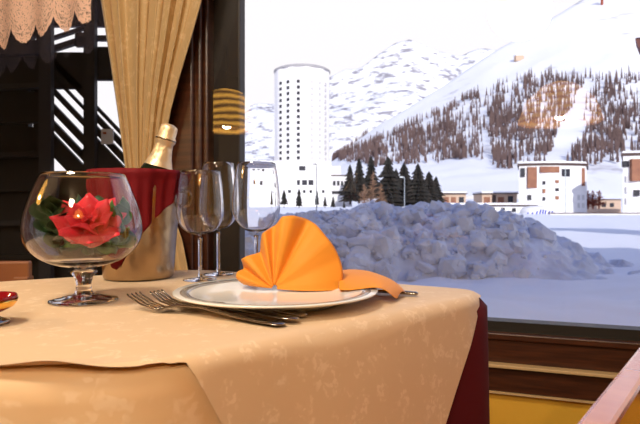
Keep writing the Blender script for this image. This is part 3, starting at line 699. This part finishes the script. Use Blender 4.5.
ribbon(MB(), [(0,0,.004),(.004,0,.004),(.03,0,.0045),(.075,0,.004),(.085,0,.004)], [.008,.013,.012,.0095,.009], [.003,.006,.006,.005,.004]).build('handle', M_silver, t, smooth=True)
ribbon(MB(), [(.085,0,.004),(.095,0,.004),(.13,0,.004),(.17,-.001,.004),(.19,-.003,.004),(.20,-.005,.004)], [.009,.016,.0185,.017,.011,.002], [.003,.0018,.0015,.0013,.001,.0006]).build('blade', M_silver, t, smooth=True)

# ------------------------------------------------------------------ wine glasses
def wine_glass(label, X, Y, H, zb, rmax, rrim, zmax, rf):
    t = thing('wine_glass', label, 'wine glass', (X, Y, TOP), 0, 'empty wine glasses behind the plate'); th = .0011
    def prof(r0):
        P = []
        for k in range(13):                             # stem top to widest
            u = k/12; P.append((.004 + (rmax-.004)*math.sin(u*PI/2)**1.0, zb + (zmax-zb)*(1-math.cos(u*PI/2))))
        for k in range(1, 11):
            u = k/10; P.append((rmax - (rmax-rrim)*u**1.7, zmax + (H-zmax)*u))
        return P
    P = prof(0); In = [(max(r-th*1.2, 0), z + (th if i < 4 else 0)) for i, (r, z) in enumerate(P)]
    b = MB(); b.lathe([(0, zb-.004)] + P + [(rrim-th*.5, H+.0006)] + [(r, z) for r, z in reversed(In[1:])] + [(0, zb+.0028)], 56); b.build('bowl', M_glass, t, smooth=True)
    MB().lathe([(0,.0045),(.0045,.0065),(.0036,.012),(.0034,zb*.5),(.0036,zb-.014),(.0048,zb-.006),(0,zb-.0046)], 24).build('stem', M_glass, t, smooth=True)
    MB().lathe([(0,.0003),(rf*.98,.0003),(rf,.001),(rf*.98,.0017),(rf*.5,.0030),(.006,.0055),(0,.0044)], 48).build('foot', M_glass, t, smooth=True)
wine_glass('clear wine glass nearest the champagne bucket, lowest of the three', -.2205, .980, .199, .083, .0430, .0365, .124, .031)
wine_glass('clear tall slim wine glass standing behind the other two', -.2025, 1.062, .222, .091, .0390, .0290, .134, .030)
wine_glass('clear wine glass beside the napkin, seen against the snow', -.1195, 1.000, .216, .087, .0450, .0360, .137, .031)

# ------------------------------------------------------------------ snifter bowl with the flower
sx, sy = -.332, .749
t = thing('glass_bowl', 'big clear snifter shaped glass bowl holding a red flower', 'glass bowl', (sx, sy, TOP))
P = [(.006,.047)]
for k in range(1, 15): u = k/14; P.append((.0785*math.sin(u*PI/2)**.9, .047 + .053*(1-math.cos(u*PI/2))**1.05))
for k in range(1, 17): u = k/16; P.append((.0785 - .0235*u**1.9, .100 + .0775*u - .003*math.sin(PI*u)))
In = [(max(0, r-.0018), z+.0003 + (.0015 if i < 6 else 0)) for i, (r, z) in enumerate(P)]
MB().lathe([(0,.0445)] + P + [(.0542,.1783)] + list(reversed(In[1:])) + [(0,.050)], 72).build('bowl', M_glass, t, smooth=True)
MB().lathe([(0,.009),(.013,.0105),(.0105,.016),(.0100,.024),(.0125,.034),(.019,.042),(.012,.0443),(0,.0443)], 40).build('stem', M_glass, t, smooth=True)
MB().lathe([(0,.0004),(.0445,.0004),(.046,.0015),(.0445,.003),(.028,.006),(.014,.0098),(0,.0088)], 64).build('foot', M_glass, t, smooth=True)
def petal_mat():
    m = mat('red and white petal', (.75,.02,.03), .45); t_ = m.node_tree; bs = t_.nodes['Principled BSDF']; N = t_.nodes.new; L = t_.links.new
    uv = N('ShaderNodeUVMap'); s = N('ShaderNodeSeparateXYZ'); L(uv.outputs[0], s.inputs[0]); n = N('ShaderNodeTexNoise'); n.inputs['Scale'].default_value = 6; L(uv.outputs[0], n.inputs[0])
    ad = N('ShaderNodeMath'); ad.operation = 'MULTIPLY_ADD'; ad.inputs[1].default_value = .5; L(n.outputs[0], ad.inputs[0]); L(s.outputs[1], ad.inputs[2])
    r = N('ShaderNodeValToRGB'); r.color_ramp.elements[0].position = .45; r.color_ramp.elements[0].color = (.90,.66,.62,1); r.color_ramp.elements[1].position = 1.0; r.color_ramp.elements[1].color = (.80,.03,.05,1)
    e_ = r.color_ramp.elements.new(.78); e_.color = (.88,.13,.15,1); L(ad.outputs[0], r.inputs[0]); L(r.outputs[0], bs.inputs['Base Color']); return m
M_petal = petal_mat(); M_leaf = mat('glossy green leaf', (.05,.16,.03), .4, var=(.12,.26,.05), vscale=40); M_dleaf = mat('dark green leaf', (.012,.05,.015), .45, var=(.03,.09,.03), vscale=40)
fl = thing('artificial_lotus', 'red and white artificial lotus flower inside the glass bowl', 'flower', (sx+.016, sy-.014, TOP+.093))
def petal(L_, wd, cup, az, tilt, mt, name, base=(0,0,0), axis=None):
    b = MB(); rows = []; uvs = []
    for j in range(11):
        v = j/10; row = []
        for i in range(9):
            u = i/4 - 1; half = wd*math.sin(PI*min(1, v*.86+.10))**.8*(1-v**6*.9)
            x = u*half; z_ = L_*v; y = cup*(u*u)*half*1.1 - cup*.35*L_*math.sin(PI*v*.9); row.append(Vector((x, -y, z_))); uvs.append((u, v))
        rows.append(row)
    Mx = Matrix.Rotation(az, 4, 'Z') @ Matrix.Rotation(tilt, 4, 'X')
    if axis is not None: Mx = axis @ Mx
    rows = [[Mx @ p + Vector(base) for p in r_] for r_ in rows]
    o = b.grid(rows).build(name, mt, fl, smooth=True, solid=.0006)
    l = o.data.uv_layers.new(name='UVMap')
    for p in o.data.polygons:
        for li, vi in zip(p.loop_indices, p.vertices): l.data[li].uv = uvs[vi]
AX = Matrix.Rotation(.30, 4, 'Y') @ Matrix.Rotation(.72, 4, 'X')          # the flower leans towards the camera
fb = (0, 0, 0)
for n_, L_, wd, tl, of in ((5,.036,.0185,.16,0),(6,.046,.021,.38,.4),(7,.055,.0235,.66,.1),(8,.060,.024,1.0,.5)):
    for k in range(n_): petal(L_*rnd.uniform(.94,1.05), wd, .55, 2*PI*k/n_ + of, tl*rnd.uniform(.93,1.07), M_petal, 'petal', fb, AX)
MB().lathe([(0,-.012),(.006,-.010),(.011,-.002),(.010,.004),(0,.008)], 16).build('flower_base', M_leaf, fl, smooth=True)
for k in range(9): petal(.040, .017, .4, k*2*PI/9+.2, 1.62 + .15*(k % 2), M_leaf if k % 3 else M_dleaf, 'leaf', (0, .004, -.010), None)
for k in range(26):                                     # dark foliage filling the bowl behind the bloom
    a = k*2.4; petal(.034, .022, .35, a, rnd.uniform(.3,1.5), M_dleaf, 'leaf', (rnd.uniform(-.054,.014), rnd.uniform(.000,.036), rnd.uniform(-.030,.028)), None)
for k in range(12): petal(.036, .022, .35, k*1.9, rnd.uniform(.3,1.4), M_dleaf, 'leaf', (rnd.uniform(-.058,-.026), rnd.uniform(-.012,.020), rnd.uniform(-.022,.030)), None)
for k in range(7): petal(.030, .017, .4, k*2.1, rnd.uniform(.2,1.2), M_leaf, 'leaf', (rnd.uniform(.022,.044), rnd.uniform(-.012,.014), rnd.uniform(-.026,.024)), None)
for p_, az, tl in (((.046,-.012,.018),-.6,.5),((.050,-.008,-.004),-1.0,.3),((.034,-.018,-.012),-1.2,.9),((.048,.006,.030),-.5,.4)): petal(.024, .010, .4, az, tl, M_leaf, 'leaf', p_, None)

# ------------------------------------------------------------------ champagne bucket, its red cloth, the bottle
bx, by = -.345, 1.015
M_bucket = mat('hammered champagne bucket metal', (.42,.30,.185), .24, 1.0, bump=.12, bscale=24)
t = thing('champagne_bucket', 'metal champagne bucket with red cloth behind the glass bowl', 'ice bucket', (bx, by, TOP))
MB().lathe([(0,0),(.060,0),(.0635,.003),(.0645,.008),(.0700,.08),(.0770,.150),(.0830,.185),(.0865,.190),(.0850,.193),(.0810,.188),(.0750,.150),(.0680,.08),(.0620,.008),(0,.006)], 64).build('body', M_bucket, t, smooth=True)
for s in (-1, 1):
    MB().tube([(s*.080,0,.165),(s*.094,0,.162),(s*.099,0,.150),(s*.094,0,.138),(s*.077,0,.135)], .004, 8).build('handle', M_bucket, t, smooth=True)
def brad(z): return lerp_tab([(0,.0635),(.08,.070),(.15,.077),(.185,.083),(.193,.0868)], z)
b = MB(); rows = []
HEM = [(-215,.150),(-190,.165),(-160,.140),(-130,.085),(-112,.032),(-102,.022),(-85,.055),(-60,.098),(-30,.140),(-8,.172),(20,.178),(145,.150)]
for i in range(151):
    az = -215 + 360*i/150; a = math.radians(az); hem = lerp_tab(HEM, az); fold = .0045*math.sin(az*.16) + .003*math.sin(az*.41+1); row = []
    for j in range(5):                                   # inside lip, sagging a little between the folds
        q = j/5; row.append(Vector((math.cos(a)*(.050+.036*q), math.sin(a)*(.050+.036*q), .172+.028*q + fold)))
    for j in range(17):
        z = .2005 - (.2005-hem)*j/16; r_ = brad(min(z,.193)) + .0045 + fold*min(1, j/6) + .010*math.sin(PI*j/16)*sstep(.10,.03,hem)
        row.append(Vector((math.cos(a)*r_, math.sin(a)*r_, z)))
    rows.append(row)
o = b.grid(rows).build('bucket_cloth', mat('deep red satin', (.15,.003,.008), .7, spec=.2, bump=.05, bscale=60), smooth=True, solid=.001)
o.location = (bx, by, TOP); tag(o, 'deep red cloth draped over the champagne bucket rim', 'cloth')
t = thing('champagne_bottle', 'champagne bottle with pale gold foil leaning in the bucket', 'bottle', (bx-.018, by, TOP+.012))
t.rotation_euler = (0, math.radians(15.5), 0)
MB().lathe([(0,.004),(.030,.0),(.040,.004),(.041,.012),(.041,.140),(.0385,.163),(.0330,.190),(.0262,.208),(.0190,.226),(.0150,.240),(.0145,.262),(0,.262)], 40).build('bottle_glass', mat('dark green bottle glass', (.008,.014,.008), .08), t, smooth=True)
M_foil = mat('pale gold foil', (.82,.64,.42), .38, .6, bump=.3, bscale=90)
MB().lathe([(.0270,.207),(.0238,.2155),(.0198,.2265),(.0172,.240),(.0160,.252),(.0185,.256),(.0190,.262),(.0165,.266),(.0165,.280),(.0150,.286),(.008,.290),(0,.290)], 40).build('foil', M_foil, t, smooth=True)
MB().lathe([(.0192,.2585),(.0198,.2600),(.0192,.2615)], 40).build('wire_collar', M_silver, t, smooth=True)
MB().lathe([(.0414,.055),(.0414,.115),(.0412,.115),(.0412,.055)], 40).build('label', mat('cream paper label', (.7,.62,.48), .6), t, smooth=True)

# ------------------------------------------------------------------ red and gold votive at the left edge
v_ = T(-13, 324, 0)
t = thing('candle_holder', 'small dark red and gold candle holder cut by the left edge', 'candle holder', (v_.x, v_.y, TOP))
MB().lathe([(0,0),(.022,0),(.0225,.003),(.014,.006),(.010,.010),(.014,.013),(0,.013)], 40).build('foot', M_silver, t, smooth=True)
MB().lathe([(0,.0132),(.016,.0132),(.025,.018),(.0295,.0255),(.0300,.030),(.0290,.032),(.0278,.030),(.026,.026),(.018,.019),(0,.016)], 48).build('cup', mat('dark red lacquer', (.22,.006,.010), .12), t, smooth=True)
MB().lathe([(.0262,.0185),(.0300,.0240),(.0306,.0275),(.0300,.0272),(.0275,.0205)], 48).build('gold_band', mat('gold', (.95,.55,.12), .15, 1.0), t, smooth=True)

# ------------------------------------------------------------------ chairs
M_chair = mat('varnished orange brown wood', (.42,.11,.013), .16, spec=.6, var=(.50,.15,.02), vscale=5, stretch=(8,1,1), Coat_Weight=.6, Coat_Roughness=.1)
h = .158; d = Vector((.628, .778, 0)); nrm = Vector((.778, -.628, 0)); p0 = Vector((.224, .402, 0)) - d*.22
ch = thing('wooden_chair', 'varnished orange brown wooden chair at the lower right corner', 'chair', (p0.x, p0.y, 0), math.atan2(d.y, d.x))
zt = CZ - h; LN = .66                                   # local x along the rail, local -y towards the camera side
MB().box((0,0,zt-.10),(LN,.024,zt)).build('top_rail', M_chair, ch, bevel=.004)
MB().box((.04,.004,.55),(LN-.04,.020,.585)).build('cross_rail', M_chair, ch, bevel=.003)
for x in (.14,.26,.38,.50): MB().box((x,.006,.58),(x+.045,.018,zt-.09)).build('back_slat', M_chair, ch, bevel=.003)
MB().box((-.0,-.42,.42),(LN,.03,.455)).build('seat', M_chair, ch, bevel=.008)
for x in (.0, LN-.04): MB().box((x,.002,0),(x+.04,.022,zt-.09)).build('back_post', M_chair, ch, bevel=.003)
for x in (.02, LN-.06): MB().box((x,-.40,0),(x+.04,-.36,.42)).build('leg', M_chair, ch, bevel=.003)
M_chd = mat('brown chair wood', (.20,.07,.03), .4, var=(.26,.10,.04), vscale=5)
ch = thing('wooden_chair', 'brown wooden chair behind the table at the left edge', 'chair', (-.99, 1.36, 0), math.radians(6)); zt = .748
MB().box((-.24,-.012,zt-.085),(.24,.012,zt)).build('top_rail', M_chd, ch, bevel=.005)
MB().box((-.22,-.01,.54),(.22,.01,.58)).build('cross_rail', M_chd, ch, bevel=.003)
MB().box((-.22,-.38,.42),(.22,.0,.45)).build('seat', M_chd, ch, bevel=.006)
for x in (-.24,.205): MB().box((x,-.02,0),(x+.035,.02,zt-.04)).build('back_post', M_chd, ch, bevel=.003)
for x in (-.21,.175): MB().box((x,-.37,0),(x+.035,-.335,.42)).build('leg', M_chd, ch, bevel=.003)

# ------------------------------------------------------------------ pendant lamps (seen only as reflections in the glass)
def wicker(st):
    m = mat('glowing wicker', (.45,.25,.08), .7); lo_ = (.07,.018,.001,1) if st > 5 else (.55,.16,.008,1); t_ = m.node_tree; bs = t_.nodes['Principled BSDF']; N = t_.nodes.new; L = t_.links.new
    co = N('ShaderNodeTexCoord'); wv = N('ShaderNodeTexWave'); wv.bands_direction = 'Z'; wv.inputs['Scale'].default_value = 7; wv.inputs['Distortion'].default_value = 3; wv.inputs['Detail'].default_value = 3
    L(co.outputs['Object'], wv.inputs[0]); r = N('ShaderNodeValToRGB'); r.color_ramp.elements[0].color = lo_; r.color_ramp.elements[1].color = (1,.50,.07,1); L(wv.outputs[0], r.inputs[0])
    L(r.outputs[0], bs.inputs['Emission Color']); bs.inputs['Emission Strength'].default_value = st; return m
M_bulb = emit('bulb glow', (1,.62,.25), 6)
def pendant(label, loc, r_, power, st, cord_top=2.6):
    t = thing('pendant_lamp', label, 'lamp', loc)
    MB().lathe([(.04,.22),(.10,.20),(r_*.8,.10),(r_,-.04),(r_*.97,-.045),(r_*.78,.095),(.10,.19),(.04,.21),(.04,.22)], 48).build('lamp_shade', wicker(st), t, smooth=True)
    MB().lathe([(0,.05),(.022,.06),(.028,.08),(.02,.11),(0,.13)], 20).build('bulb', M_bulb, t, smooth=True)
    MB().tube([(0,0,.13),(0,0,cord_top-loc[2])], .004, 6).build('cord', M_gasket, t)
    l = bpy.data.lights.new('pendant_light', 'POINT'); l.energy = power; l.color = (1,.76,.48); l.shadow_soft_size = .03
    o = bpy.data.objects.new('pendant_light', l); C.objects.link(o); o.parent = t; o.location = (0,0,.0)
pendant('wicker pendant lamp reflected in the dark pane edge', (-1.60, .56, 1.44), .19, 22, 7.5)
pendant('wicker pendant lamp behind the viewer reflected on the right pane', (.06, -.82, 1.50), .26, 24, 3.8)
